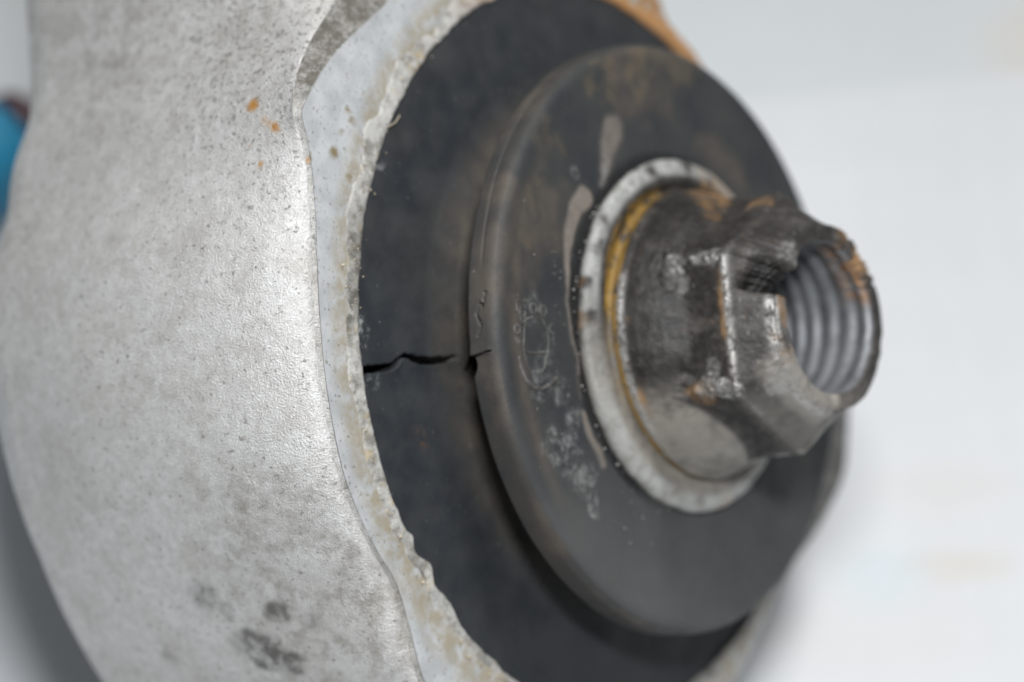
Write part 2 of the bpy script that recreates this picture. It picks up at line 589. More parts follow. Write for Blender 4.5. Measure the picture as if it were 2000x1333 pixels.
def mat_cast():
    n = NT("cast_aluminium")
    fine = n.noise(3.6, 3, 0.6)
    mid = n.noise(1.3, 4, 0.6)
    big = n.noise(0.09, 4, 0.6)
    blot = n.noise(0.28, 5, 0.65)
    c = n.mix(n.ramp(mid, 0.3, 0.7), (0.63, 0.62, 0.605), (0.76, 0.755, 0.745))
    c = n.mix(n.mul(n.ramp(blot, 0.47, 0.70), 0.42), c, (0.46, 0.43, 0.39))
    c = n.mix(n.mul(n.ramp(n.noise(0.22, 4, 0.6, dist=0.6), 0.52, 0.70), 0.55), c, (0.78, 0.78, 0.775))
    c = n.mix(n.mul(n.ramp(big, 0.46, 0.68), 0.30), c, (0.48, 0.455, 0.42))
    # dark pits, denser where the grime attribute is high
    pit = n.noise(2.3, 3, 0.6)
    gr = n.attr("grime")
    pitv = n.add(pit, n.mul(n.attr("pits"), 0.075))
    c = n.mix(n.mul(n.ramp(pitv, 0.60, 0.72), 0.8), c, (0.14, 0.135, 0.12))
    clump = n.noise(1.0, 5, 0.72)
    c = n.mix(n.mul(n.ramp(n.add(clump, n.mul(n.attr("pits"), 0.06)), 0.62, 0.78), 0.8), c, (0.13, 0.12, 0.105))
    brown = n.mul(gr, n.ramp(n.noise(0.55, 6, 0.72), 0.40, 0.72))
    c = n.mix(n.mul(brown, 0.6), c, (0.21, 0.185, 0.145))
    c = n.mix(n.mul(n.attr("grit_dark"), n.ramp(n.noise(0.9, 6, 0.75), 0.35, 0.6, 0.45, 1.0)), c, (0.15, 0.14, 0.12))
    c = n.mix(n.mul(n.attr("black"), n.ramp(n.noise(0.55, 4, 0.6), 0.3, 0.6, 0.35, 1.0)), c, (0.055, 0.050, 0.046))
    rmask = n.mul(n.attr("rust"), n.ramp(n.noise(1.3, 4, 0.65), 0.30, 0.44))
    c = n.mix(rmask, c, (0.40, 0.19, 0.03))
    nb = n.bump(n.noise(6.0, 4, 0.65), 0.17, 0.85)
    nb = n.bump(n.noise(7.5, 2, 0.6), 0.12, 0.8, nb)
    nb = n.bump(n.noise(0.8, 3), 0.20, 0.4, nb)
    dirt = n.add(n.ramp(pitv, 0.60, 0.72), n.add(n.attr("black"), rmask))
    return n.out(c, n.ramp(fine, 0.3, 0.7, 0.32, 0.48), n.math('SUBTRACT', 0.5, n.mul(dirt, 0.5), True), nb)


def mat_face():
    n = NT("machined_aluminium")
    mid = n.noise(0.5, 4)
    c = n.mix(n.ramp(mid, 0.35, 0.65), (0.45, 0.465, 0.475), (0.55, 0.565, 0.575))
    c = n.mix(n.mul(n.ramp(n.noise(1.0, 6, 0.7), 0.585, 0.70), 0.75), c, (0.22, 0.20, 0.165))
    c = n.mix(n.mul(n.ramp(n.noise(2.6, 3, 0.6), 0.60, 0.70), 0.75), c, (0.15, 0.145, 0.13))
    e = n.attr("edge")
    ev = n.mul(e, n.ramp(n.noise(0.7, 5, 0.65), 0.30, 0.62))
    c = n.mix(n.mul(ev, 0.85), c, (0.36, 0.31, 0.22))
    c = n.mix(n.mul(n.attr("rust"), n.ramp(n.noise(1.1, 4), 0.35, 0.55)), c, (0.40, 0.19, 0.05))
    c = n.mix(n.mul(n.attr("stain"), 0.9), c, (0.22, 0.165, 0.07))
    nb = n.bump(n.noise(1.4, 4, 0.6), 0.06, 0.6)
    return n.out(c, n.ramp(mid, 0.3, 0.7, 0.42, 0.55), 0.25, nb)


def mat_sleeve():
    n = NT("crusted_steel_rim")
    a = n.noise(0.8, 5, 0.65)
    c = n.mix(n.ramp(a, 0.33, 0.60), (0.20, 0.19, 0.17), (0.43, 0.425, 0.405))
    c = n.mix(n.ramp(n.noise(2.4, 5, 0.7), 0.56, 0.70), c, (0.56, 0.55, 0.52))
    c = n.mix(n.mul(n.ramp(n.noise(0.55, 5, 0.65), 0.54, 0.70), 0.6), c, (0.40, 0.29, 0.13))
    c = n.mix(n.mul(n.ramp(n.noise(1.5, 4, 0.7), 0.60, 0.72), 0.7), c, (0.11, 0.10, 0.085))
    c = n.mix(n.mul(n.attr("dark"), n.ramp(a, 0.3, 0.6, 1.0, 0.6)), c, (0.06, 0.055, 0.045))
    c = n.mix(n.attr("rust"), c, (0.45, 0.22, 0.07))
    nb = n.bump(n.noise(2.2, 5, 0.7), 0.12, 0.7)
    nb = n.bump(n.noise(6.0, 2, 0.6), 0.06, 0.7, nb)
    return n.out(c, 0.5, 0.1, nb, 0.45)


def mat_rubber():
    n = NT("black_rubber")
    a = n.noise(0.35, 4)
    c = n.mix(n.ramp(a, 0.3, 0.7), (0.019, 0.022, 0.026), (0.029, 0.032, 0.036))
    c = n.mix(n.mul(n.attr("dust"), n.ramp(n.noise(0.30, 4), 0.3, 0.65, 0.35, 1.0)), c, (0.105, 0.088, 0.068))
    c = n.mix(n.mul(n.ramp(n.noise(3.2, 2, 0.5), 0.72, 0.78), 0.5), c, (0.30, 0.31, 0.31))
    c = n.mix(n.mul(n.attr("rust"), n.ramp(n.noise(1.2, 3), 0.4, 0.6)), c, (0.20, 0.085, 0.03))
    c = n.mix(n.mul(n.attr("chalk"), n.ramp(n.noise(1.3, 4), 0.46, 0.66)), c, (0.24, 0.25, 0.25))
    nb = n.bump(n.noise(4.0, 3, 0.6), 0.05, 0.8)
    nb = n.bump(n.noise(0.9, 3), 0.05, 0.5, nb)
    return n.out(c, n.ramp(a, 0.3, 0.7, 0.56, 0.70), 0.0, nb, 0.32)


def mat_washer():
    n = NT("rubber_coated_steel")
    a = n.noise(0.16, 5, 0.6)
    b = n.noise(0.7, 4)
    c = n.mix(n.ramp(a, 0.34, 0.66), (0.025, 0.028, 0.031), (0.040, 0.041, 0.041))
    c = n.mix(n.mul(n.attr("brown"), n.ramp(n.noise(0.4, 4), 0.25, 0.65, 0.3, 1.0)), c, (0.098, 0.080, 0.064))
    c = n.mix(n.mul(n.attr("ochre"), n.ramp(n.noise(0.5, 4), 0.35, 0.62)), c, (0.135, 0.105, 0.066))
    c = n.mix(n.mul(n.attr("painted_sheen"), 0.8), c, (0.098, 0.100, 0.100))  # painted reflection lightens the lower part of the plate
    c = n.mix(n.mul(n.attr("film"), n.ramp(b, 0.25, 0.6, 0.65, 1.0)), c, (0.185, 0.160, 0.140))
    c = n.mix(n.mul(n.attr("chalk"), n.ramp(n.noise(0.85, 6, 0.75), 0.42, 0.74)), c, (0.26, 0.265, 0.26))
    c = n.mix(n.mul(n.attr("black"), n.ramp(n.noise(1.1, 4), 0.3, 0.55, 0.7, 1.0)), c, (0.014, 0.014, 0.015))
    c = n.mix(n.mul(n.ramp(n.noise(2.4, 2, 0.5), 0.735, 0.78), 0.45), c, (0.30, 0.30, 0.30))
    nb = n.bump(n.noise(3.4, 3, 0.6), 0.05, 0.7)
    nb = n.bump(n.noise(0.6, 4), 0.08, 0.5, nb)
    return n.out(c, n.ramp(b, 0.3, 0.7, 0.54, 0.68), 0.0, nb, 0.34)


def mat_nut():
    n = NT("worn_rusty_steel")
    a = n.noise(0.8, 5, 0.65)
    f = n.noise(2.2, 4, 0.65)
    c = n.mix(n.ramp(a, 0.35, 0.68), (0.022, 0.020, 0.019), (0.050, 0.045, 0.041))
    c = n.mix(n.mul(n.ramp(n.noise(1.1, 5, 0.72), 0.60, 0.74), 0.55), c, (0.17, 0.088, 0.04))
    c = n.mix(n.mul(n.ramp(n.noise(1.3, 6, 0.78), 0.54, 0.70), 0.55), c, (0.21, 0.20, 0.19))
    c = n.mix(n.mul(n.attr("dust"), n.ramp(n.noise(0.55, 5, 0.65), 0.25, 0.6, 0.45, 1.0)), c, (0.27, 0.25, 0.22))
    pale = n.mul(n.attr("pale"), n.ramp(n.noise(0.6, 5, 0.7), 0.25, 0.50, 0.55, 1.0))
    c = n.mix(pale, c, (0.42, 0.425, 0.41))
    c = n.mix(n.mul(pale, n.ramp(n.noise(0.9, 6, 0.75), 0.50, 0.68)), c, (0.18, 0.165, 0.14))
    c = n.mix(n.mul(n.attr("gold"), n.ramp(n.noise(0.7, 4), 0.28, 0.55)), c, (0.24, 0.145, 0.035))
    c = n.mix(n.mul(n.attr("rust"), n.ramp(n.noise(0.6, 5, 0.65), 0.28, 0.66)), c, (0.36, 0.205, 0.085))
    w = n.mul(n.attr("wear_glint"), n.ramp(n.noise(1.5, 5, 0.7), 0.36, 0.58))  # worn bare metal together with painted edge highlights
    c = n.mix(w, c, (0.50, 0.49, 0.47))
    c = n.mix(n.attr("painted_dark"), c, (0.008, 0.0075, 0.007))  # shade painted in the rim notch, plus a darker base cone
    nb = n.bump(n.noise(1.7, 5, 0.65), 0.16, 0.8)
    nb = n.bump(n.noise(5, 3, 0.6), 0.06, 0.7, nb)
    return n.out(c, n.math('SUBTRACT', n.ramp(f, 0.3, 0.7, 0.34, 0.55), n.mul(w, 0.12)), n.add(n.mul(w, 0.7), 0.1), nb, 0.38)


def mat_thread():
    n = NT("bright_thread_steel")
    a = n.noise(0.5, 4)
    c = n.mix(n.ramp(a, 0.35, 0.7), (0.24, 0.25, 0.262), (0.15, 0.15, 0.16))
    c = n.mix(n.mul(n.attr("rust"), n.ramp(n.noise(0.9, 4), 0.36, 0.55)), c, (0.36, 0.17, 0.05))
    c = n.mix(n.attr("black"), c, (0.02, 0.02, 0.02))
    nb = n.bump(n.noise(2.0, 3), 0.05, 0.6)
    return n.out(c, 0.48, 0.45, nb)


def mat_plain(name, col, rough=0.5, var=0.15, scale=0.1, spec=0.5, bump=0.0):
    n = NT(name)
    lo = tuple(x * (1 - var) for x in col)
    hi = tuple(min(1, x * (1 + var)) for x in col)
    c = n.mix(n.ramp(n.noise(scale, 4), 0.3, 0.7), lo, hi)
    nb = n.bump(n.noise(scale * 6, 3), bump) if bump else None
    return n.out(c, rough, 0.0, nb, spec)


def mat_sheet(name, col, scale):
    n = NT(name)
    a = n.noise(scale, 4, 0.6)
    c = n.mix(n.ramp(a, 0.3, 0.7), tuple(x * 0.95 for x in col), col)
    c = n.mix(n.mul(n.ramp(n.noise(scale * 2.6, 4, 0.65), 0.58, 0.74), 0.40), c, tuple(x * k for x, k in zip(col, (0.90, 0.88, 0.85))))
    weave = n.add(n.noise(0.45, 1, 0.5, n.stretch(0.08, 1, 1)), n.noise(0.45, 1, 0.5, n.stretch(1, 0.08, 1)))
    c = n.mix(n.ramp(weave, 0.75, 1.25, 0.0, 0.30), c, tuple(x * 0.90 for x in col))
    c = n.mix(n.mul(n.attr("stain"), 0.8), c, (0.62, 0.59, 0.545))
    c = n.mix(n.mul(n.attr("blue"), 0.5), c, (0.52, 0.66, 0.72))
    nb = n.bump(n.noise(scale * 1.2, 3), 0.8, 0.5)
    nb = n.bump(weave, 0.10, 0.5, nb)
    return n.out(c, 0.55, 0.0, nb, 0.3)


M_CAST, M_FACE, M_SLV, M_RUB = mat_cast(), mat_face(), mat_sleeve(), mat_rubber()
M_WSH, M_NUT, M_THR = mat_washer(), mat_nut(), mat_thread()

# ------------------------------------------------------------------ setting: table, sheet of white paper
def flat_sheet(name, x0, x1, y0, y1, z, thick, mat, stains=(), blues=(), nx=90, ny=90, wave=0.0, edge=None):
    X, Y = np.meshgrid(np.linspace(x0, x1, nx), np.linspace(y0, y1, ny))
    if edge is not None:
        Y = y0 + (Y - y0) * ((edge(X) - y0) / (y1 - y0))
    Z = np.full_like(X, z)
    P = np.stack([X, Y, Z], -1)
    if wave:
        P[..., 2] += (fbm(P * [1, 1, 0], 0.012, 2, 7) * 0.5 + 0.5) * wave
    st = np.zeros(X.shape)
    wob = fbm(P, 0.09, 3, 14)
    for x, y, ax, ay, s in stains:
        st = np.maximum(st, s * (1 - sstep(np.hypot((X - x) / ax, (Y - y) / ay) + wob * 0.5, 0.4, 1.2)))
    bl = np.zeros(X.shape)
    for x, y, ax, ay, s in blues:
        bl = np.maximum(bl, s * (1 - sstep(np.hypot((X - x) / ax, (Y - y) / ay) + wob * 0.5, 0.3, 1.2)))
    # thickness: skirt rows all round
    top = P
    ring_lo = top.copy()
    ring_lo[..., 2] -= thick
    me = grid_mesh(name, top, {"stain": st, "blue": bl}, closed=False)
    sk = np.concatenate([top[0, :], top[1:, -1], top[-1, -2::-1], top[-2:0:-1, 0]])
    sk2 = sk.copy()
    sk2[:, 2] = z - thick
    me2 = grid_mesh(name + "_edge", np.stack([sk2, sk]), {"stain": np.zeros(2 * len(sk)), "blue": np.zeros(2 * len(sk))}, closed=True)
    return me, me2


table_mat = mat_sheet("table_top_white", (0.62, 0.655, 0.675), 0.016)
sheet_mat = mat_sheet("white_cloth", (0.68, 0.70, 0.725), 0.014)


def join_meshes(name, meshes):
    import bmesh
    bm = bmesh.new()
    for m in meshes:
        bm.from_mesh(m)
    me = bpy.data.meshes.new(name)
    bm.to_mesh(me)
    bm.free()
    return me


tb = link("table", join_meshes("table", flat_sheet("table", -700, 700, -300, 900, 0, 30, table_mat, stains=[(65.7, 226.2, 6, 9, .9)], nx=160, ny=160)), table_mat)
tb["kind"] = "structure"
EDGE = lambda X: 213.6 + 0.149 * (X - 30.6)
ps = link("white_sheet", join_meshes("white_sheet", flat_sheet("white_sheet", -260, 330, -60, 230, 0.9, 0.5, sheet_mat,
          stains=[(48.7, 143.8, 7, 2.2, .8), (47.8, 153.9, 9, 4, .35), (37.0, 134.9, 14, 6, .2)], blues=[(38.9, 142.5, 4, 4, .6)], nx=200, ny=140, wave=1.2, edge=EDGE)), sheet_mat)
ps["label"] = "large plain white sheet spread on the pale table under the rusty metal part"
ps["category"] = "sheet"

# ------------------------------------------------------------------ the suspension arm with its bushing
az, el = math.radians(51.3986), math.radians(5.9938)
n_ = Vector((math.sin(az) * math.cos(el), math.sin(el), math.cos(az) * math.cos(el)))
u_ = Vector((0, 1, 0)).cross(n_).normalized()
v_ = n_.cross(u_)
Rcam = Matrix.Rotation(math.radians(90) - PITCH, 3, 'X')
R = Rcam @ Matrix((u_, v_, n_)).transposed()
loc = Vector((0, 0, CAM_H)) + Rcam @ Vector((0.014495, 0.00042355, -0.201331))
arm = bpy.data.objects.new("suspension_arm", None)
scene.collection.objects.link(arm)
arm.matrix_world = Matrix.Translation(loc) @ R.to_4x4()
arm.empty_display_size = 0.02
arm["label"] = "cast aluminium suspension arm with cracked black rubber bushing and rusty flange nut"
arm["category"] = "car part"

# casting
P, th = housing_grid()
TH = np.broadcast_to(th[None], P.shape[:2])
ri = np.arange(P.shape[0])[:, None] * np.ones_like(TH)
pits = np.clip(1.0 * sstep(P[..., 1], 2, 24) * sstep(P[..., 2], -32, -14) + 0.45 * sstep(fbm(P, 0.07, 3, 102), -0.1, 0.5), 0, 1)
grime = 0.75 * sstep(fbm(P, 0.06, 3, 101), -0.1, 0.45) + 0.9 * sstep(-P[..., 1], 6, 16) * sstep(P[..., 2], -24, -10) + 0.3 * sstep(P[..., 1], 4, 26)
grit_dark = np.where((ri >= 2) & (ri <= 9), 1.0, 0.0) * sstep(TH, 100, 110) * (1 - sstep(TH, 150, 154))
grit_dark = np.maximum(grit_dark, np.where(ri <= 8, 0.45, 0))
darkboss = sstep(TH % 360, 306, 322) * np.where(ri < 60, 1, 0) + (1 - sstep(TH % 360, 10, 30)) * np.where(ri < 60, 1, 0)  # darkens the whole casting boss at the lower right
grit_dark = np.maximum(grit_dark, np.clip(darkboss, 0, 1))
SP_BLACK = [(-34.0, -17.9, -24.2, 1.7, .5), (-33.2, -19.3, -22.8, 1.2, .5), (-32.6, -19.4, -17.4, 1.4, .75), (-31.9, -20.4, -15.6, .9, .4), (-31.4, -22.7, -20.6, 2.1, .85),
            (-30.6, -23.7, -18.6, 1.6, .85), (-31.9, -22.1, -22.8, 1.1, .4), (-31.3, -23.1, -31.6, 1.1, .45), (-36.0, 23.7, -22.7, .36, 1), (-35.9, 24.2, -23.1, .28, .9),
            (-35.5, 21.8, -13.9, .4, .9), (-33.9, 26.4, -13.1, .42, .9), (-35.0, 24.7, -15.7, .32, .8), (-35.7, 25.7, -21.0, .25, .8)]
SP_RUST = [(-36.1, 19.2, -13.3, .8, 1), (-36.0, 19.9, -13.4, .5, 1), (-36.3, 18.4, -12.6, .7, 1), (-36.4, 18.0, -12.2, .8, 1), (-36.4, 17.6, -11.7, .8, 1), (-36.4, 17.2, -11.2, .7, 1), (-36.4, 16.9, -10.8, .5, 1), (-36.5, 16.0, -13.6, .22, .8),
           (-36.6, 14.4, -12.4, .3, .9), (-34.9, 26.9, -17.0, .4, .8), (-35.3, 14.2, -8.6, .2, .7)]
black = np.maximum(spots(P, SP_BLACK), 0.9 * np.clip(darkboss, 0, 1) * sstep(np.hypot(P[..., 0], P[..., 1]), 33.4, 34.4))
rust = spots(P, SP_RUST)
link("housing", grid_mesh("housing", P, {"grime": np.clip(grime, 0, 1), "pits": pits, "grit_dark": grit_dark, "black": black, "rust": rust}, flip=True), M_CAST, arm)

# machined face
P = face_grid()
rr = np.hypot(P[..., 0], P[..., 1])
tt = np.degrees(np.arctan2(P[..., 1], P[..., 0])) % 360
edge = 1 - sstep(rr, 33.2, 35.2 + 1.0 * sstep(tt, 200, 230))
rust = (sstep(tt, 30, 55) * (1 - sstep(tt, 95, 120))) * 0.95
stain = spots(P, [(-26.6, 23.9, ZF, .8, 0), (-30.6, 18.3, ZF, .45, 1), (-30.2, 17.6, ZF, .4, 1), (-31.5, 16.6, ZF, .3, .8), (-32.5, 15.0, ZF, .5, 1), (-31.0, 13.2, ZF, .5, .8), (-35.4, 14.4, ZF, .3, 1)])
link("machined_face", grid_mesh("machined_face", P, {"edge": edge, "rust": rust, "stain": stain}, flip=False), M_FACE, arm)

# bushing: outer sleeve rim, rubber, inner sleeve
bush = bpy.data.objects.new("bushing", None)
scene.collection.objects.link(bush)
bush.parent = arm
P = sleeve_grid()
tt = np.degrees(np.arctan2(P[..., 1], P[..., 0])) % 360
dark = sstep(fbm(P, 0.16, 3, 110), 0.08, 0.4) * 0.7 * sstep(tt, 150, 165)
dark = np.maximum(dark, 0.95 * np.exp(-((tt - 176.5) / 3.2) ** 2) * sstep(np.hypot(P[..., 0], P[..., 1]), 31.9, 32.6))
dark = np.maximum(dark, 0.8 * np.exp(-((tt - 171) / 1.2) ** 2) * sstep(np.hypot(P[..., 0], P[..., 1]), 31.9, 32.4))
rust = 0.9 * sstep(tt, 40, 60) * (1 - sstep(tt, 95, 125))
link("sleeve_rim", grid_mesh("sleeve_rim", P, {"dark": dark, "rust": rust}), M_SLV, bush)
P = rubber_grid()
rr = np.hypot(P[..., 0], P[..., 1])
tt = np.degrees(np.arctan2(P[..., 1], P[..., 0])) % 360
dust = (1 - sstep(rr, 20.0, 25.0)) * 0.7 + 0.10 * sstep(fbm(P, 0.12, 3, 120), 0.0, 0.5)
rust = spots(P, [(-25.2, -7.2, -8, .6, .25)])
chalk = spots(P, [(-31.0, 1.4, ZF, .8, .9), (-30.9, 0.4, ZF, .6, .7), (-30.2, -2.6, ZF, .9, .35), (-27.2, 14.2, ZF, .6, .5), (-28.6, 8.0, ZF, .3, 1)])
link("rubber", grid_mesh("rubber", P, {"dust": np.clip(dust, 0, 1), "rust": rust, "chalk": chalk}), M_RUB, bush)
P = np.stack([polar(17.4, cols((-180, 180, 3.0)), z) for z in (-9, -7, -5, -3.1)])
link("inner_sleeve", grid_mesh("inner_sleeve", P), mat_plain("dark_steel", (0.06, 0.05, 0.042), 0.55), bush)

# coated washer
wash = bpy.data.objects.new("washer", None)
scene.collection.objects.link(wash)
wash.parent = arm
P, TH, Z = washer_grid()
X, Y = P[..., 0], P[..., 1]
rr = np.hypot(X, Y)
front = sstep(Z, -0.4, -0.2)
wob = fbm(P, 0.5, 3, 130)
wob2 = fbm(P, 0.2, 3, 131)
film = np.zeros(X.shape)
def blob(pts, w0, w1, s=1.0, soft=0.18):
    d, t = seg_dist(X + wob * 0.25, Y + wob * 0.25, pts)
    w = w0 + (w1 - w0) * t
    return s * (1 - sstep(d, w - soft, w + soft)) * front
film = np.maximum(film, blob([(-7.6, 17.0), (-8.6, 15.4), (-9.2, 13.6), (-9.8, 12.4)], 1.25, 0.15, 0.75, 0.5))
film = np.maximum(film, blob([(-12.4, 11.2), (-13.6, 10.4), (-14.8, 8.4), (-15.4, 6.0), (-15.7, 3.2)], 1.0, 0.12, 1.0))
film = np.maximum(film, blob([(-15.8, 3.2), (-15.7, 1.0), (-15.3, -1.6), (-15.2, -3.0)], 0.14, 0.24, 0.85))
film = np.maximum(film, blob([(-14.9, -6.2), (-14.0, -8.2), (-12.9, -10.2)], 0.30, 0.42, 0.85))
film = np.maximum(film, blob([(-15.2, -3.0), (-15.0, -4.8)], 0.12, 0.12, 0.6))
brown = 0.7 * np.exp(-((rr - 22.6) / 0.8) ** 2) * front * sstep(TH, 130, 160) * (1 - sstep(TH, 205, 225))
brown = np.maximum(brown, 0.6 * sstep(wob2, -0.1, 0.45) * (1 - sstep(-Y, -4, 4)) * front * sstep(rr, 15, 18))
brown = np.maximum(brown, (1 - front) * 0.55 * (0.4 + sstep(wob2, -.2, .4)) * sstep(TH, 110, 130))
ochre = spots(P, [(-2.0, 22.6, 0, 3.0, .5), (-8.5, 21.0, 0, 2.6, .4), (3.0, 23.4, 0, 2.5, .35), (-16.8, 15.6, 0, 2.4, .25), (-19.0, 11.0, 0, 1.6, .3), (-20.5, 8.0, 0, 1.2, .2)])
ochre *= front
chalk = spots(P, [(-17.6, -9.6, 0, 2.2, .9), (-15.6, -11.6, 0, 1.8, .85), (-19.2, -8.2, 0, 1.6, .8), (-14.6, -13.4, 0, 1.0, .9), (-16.2, -6.6, 0, 1.1, .7), (-17.4, -4.2, 0, 1.4, .55),
                  (-9.4, 13.0, 0, .9, 1), (-9.2, 14.3, 0, .6, .7), (-20.2, -4.0, 0, 1.6, .55), (-19.0, -2.0, 0, 1.8, .35), (-22.2, 0.0, 0, .9, .5), (-20.3, 1.9, 0, 1.5, .45), (-13.4, 13.2, 0, .5, .8)]) * front
painted_sheen = sstep(-Y, 4, 22) * (0.75 + 0.25 * wob2) * front * (1 - 0.6 * sstep(X, 8, 20))  # glancing reflection of the white table, painted on the lower face
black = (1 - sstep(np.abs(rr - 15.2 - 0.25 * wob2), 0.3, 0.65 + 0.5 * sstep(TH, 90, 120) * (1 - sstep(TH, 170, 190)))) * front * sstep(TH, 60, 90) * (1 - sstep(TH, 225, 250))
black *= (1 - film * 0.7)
P[..., 2] += 0.10 * sstep(film, 0.3, 0.7) + 0.10 * chalk * (fbm(P, 1.6, 3, 140))
link("coated_plate", grid_mesh("coated_plate", P, {"film": film, "brown": np.clip(brown, 0, 1), "ochre": ochre, "painted_sheen": painted_sheen, "chalk": chalk, "black": np.clip(black, 0, 1)}), M_WSH, wash)

# marks moulded into the washer
M_MARK = mat_plain("moulded_rubber_mark", (0.085, 0.081, 0.076), 0.55, 0.5, 0.9, bump=0.06)
def mark(pts, rad, closed=False):
    pts = [(x, y, -0.13) for x, y in pts]
    o = link("embossed_mark", tube_mesh("embossed_mark", pts, rad, 8, closed), M_MARK, wash)
    return o
def ring(cx, cy, rx, ry, n=16, a0=0, a1=360):
    q = np.radians(np.linspace(a0, a1, n, endpoint=(a1 - a0) < 360))
    return [(cx + rx * math.cos(t), cy + ry * math.sin(t)) for t in q]
mark([(-22.25, 1.9), (-22.22, 2.68), (-21.47, 2.71), (-20.71, 2.69)], 0.10)
mark([(-21.48, 0.6), (-21.22, 1.27), (-20.3, 1.5), (-19.23, 1.39), (-18.61, 0.62), (-18.56, -0.39), (-18.9, -1.51), (-19.39, -2.51), (-20.19, -3.06), (-21.07, -2.94), (-21.58, -2.16), (-21.78, -0.94)], 0.09, True)
mark([(-21.5, -1.28), (-20.32, -1.36), (-19.0, -1.26)], 0.10)
mark([(-22.48, -1.6), (-22.33, -2.48), (-21.92, -3.37), (-21.12, -3.99), (-19.98, -4.17), (-18.85, -3.85), (-17.96, -3.31)], 0.20)
for cx, cy, r in ((-21.6, 1.85, .36), (-21.6, 1.25, .26), (-20.16, 2.12, .40), (-18.97, 1.96, .40), (-22.38, 0.51, .34), (-17.98, 0.56, .34), (-17.64, -0.34, .38)):
    mark(ring(cx, cy, r * 1.05, r), 0.10, True)

# flange nut
nut = bpy.data.objects.new("flange_nut", None)
scene.collection.objects.link(nut)
nut.parent = arm
P = flange_grid()
rr = np.hypot(P[..., 0], P[..., 1])
tt = np.degrees(np.arctan2(P[..., 1], P[..., 0])) % 360
one = np.ones(rr.shape)
grey = np.exp(-((tt - 186) / 24.0) ** 2)
pale = sstep(rr, 13.3 + 0.35 * np.exp(-((tt - 143) / 22.0) ** 2), 13.9 + 0.35 * np.exp(-((tt - 143) / 22.0) ** 2)) * (1 - 0.75 * grey) * sstep(fbm(P, .7, 4, 152), -.55, .05) * (0.75 + 0.25 * sstep(fbm(P, .4, 3, 150), -.3, .3)) * (1 - 0.75 * (1 - sstep(P[..., 2], 0.1, 0.45)))
gold = (1 - sstep(rr, 12.7 + 0.5 * np.exp(-((tt - 143) / 22.0) ** 2), 13.1 + 0.5 * np.exp(-((tt - 143) / 22.0) ** 2))) * sstep(tt, 95, 118) * (1 - 0.6 * sstep(tt, 170, 180)) * (1 - sstep(tt, 195, 215)) * sstep(fbm(P, .45, 3, 153), -.45, .15)
dust = one * sstep(tt, 165, 200) * 0.9
rust = spots(P, [(-14.8, 1.5, 0.3, .8, .4), (-14.5, 4.4, 0.3, .8, .4), (2.5, -14.8, .3, 1.4, .35), (5.0, 12.5, 1.0, 3.0, .6)])
link("flange", grid_mesh("flange", P, {"pale": pale, "gold": gold, "dust": dust, "rust": rust, "wear_glint": one * 0}), M_NUT, nut)
P, TH, z0 = hex_grid()
X, Y = P[..., 0], P[..., 1]
rr = np.hypot(X, Y)
tt = TH % 360
n3 = fbm(P, 0.5, 3, 160)
ridge = np.exp(-((z0 - 2.2) / 0.28) ** 2)
wear_glint = ridge * sstep(tt, 150, 163) * (1 - sstep(tt, 215, 232))  # worn base ridge, its flash highlight painted on the camera side
cham = np.exp(-((z0 - 10.75) / 0.26) ** 2) * (np.exp(-(((tt - 178) / 30.0)) ** 4) + 0.35 * sstep(tt, 200, 215) * (1 - sstep(tt, 272, 285)) * sstep(n3, -.3, .2))  # worn hex shoulder with its highlight painted in
wear_glint = np.maximum(wear_glint, cham)
wear_glint = np.maximum(wear_glint, 0.3 * sstep(tt, 122, 130) * (1 - sstep(tt, 141, 146)) * sstep(z0, 13.2, 13.9))
lip = np.exp(-((z0 - 13.75) / 0.4) ** 2) * sstep(tt, 165, 172) * (1 - sstep(tt, 255, 275))  # highlight painted along the collar lip
wear_glint = np.maximum(wear_glint, lip * 0.9)
wear_glint = np.maximum(wear_glint, spots(P, [(-9.3, 5.4, 9.8, 1.1, .7), (-9.3, 5.5, 8.2, 1.1, .5), (-9.7, 5.2, 6.6, 1.2, .4), (-9.9, 3.4, 6.6, .9, .35), (-9.3, -5.2, 10.0, 1.2, .75), (-9.4, -4.8, 8.4, 1.3, .6), (-9.7, -3.6, 9.0, .8, .4), (-6.6, -5.0, 13, 1.2, .6)]))
wear_glint = np.maximum(wear_glint, 0.55 * np.exp(-((z0 - 13.6) / 0.8) ** 2) * sstep(tt, 190, 200) * (1 - sstep(tt, 235, 255)) * sstep(n3, -.2, .3))
gold = (1 - sstep(z0, 1.9, 2.2)) * 1.0
rust = spots(P, [(-1.0, 11.3, 4.6, 2.0, 1), (1.2, 11.2, 5.0, 2.2, 1), (-3.0, 10.4, 5.8, 1.4, .6), (-4.2, 9.6, 6.8, 1.0, .4), (-2.0, 9.5, 9.6, 1.3, .7),
                 (2.5, 7.2, 13.4, 1.6, .9), (5.4, 4.6, 14.8, 1.8, .9), (-8.6, -5.2, 7.5, 1.4, .5), (-8.4, 4.9, 9.9, .8, .8)])
rust = np.maximum(rust, 0.95 * np.exp(-((z0 - 10.3) / 0.25) ** 2) * np.exp(-(((tt - 182) / 22.0)) ** 4) * sstep(fbm(P, .5, 2, 170), -.25, .15))
rust = np.maximum(rust, 0.9 * np.exp(-((z0 - 2.75) / 0.3) ** 2) * sstep(tt, 150, 165) * (1 - sstep(tt, 205, 220)) * sstep(fbm(P, .5, 2, 171), -.2, .15))
rust = np.maximum(rust, 0.8 * np.exp(-((z0 - 14.0) / 0.4) ** 2) * sstep(tt, 162, 168) * (1 - sstep(tt, 195, 215)) * sstep(fbm(P, .6, 2, 172), -.2, .15))
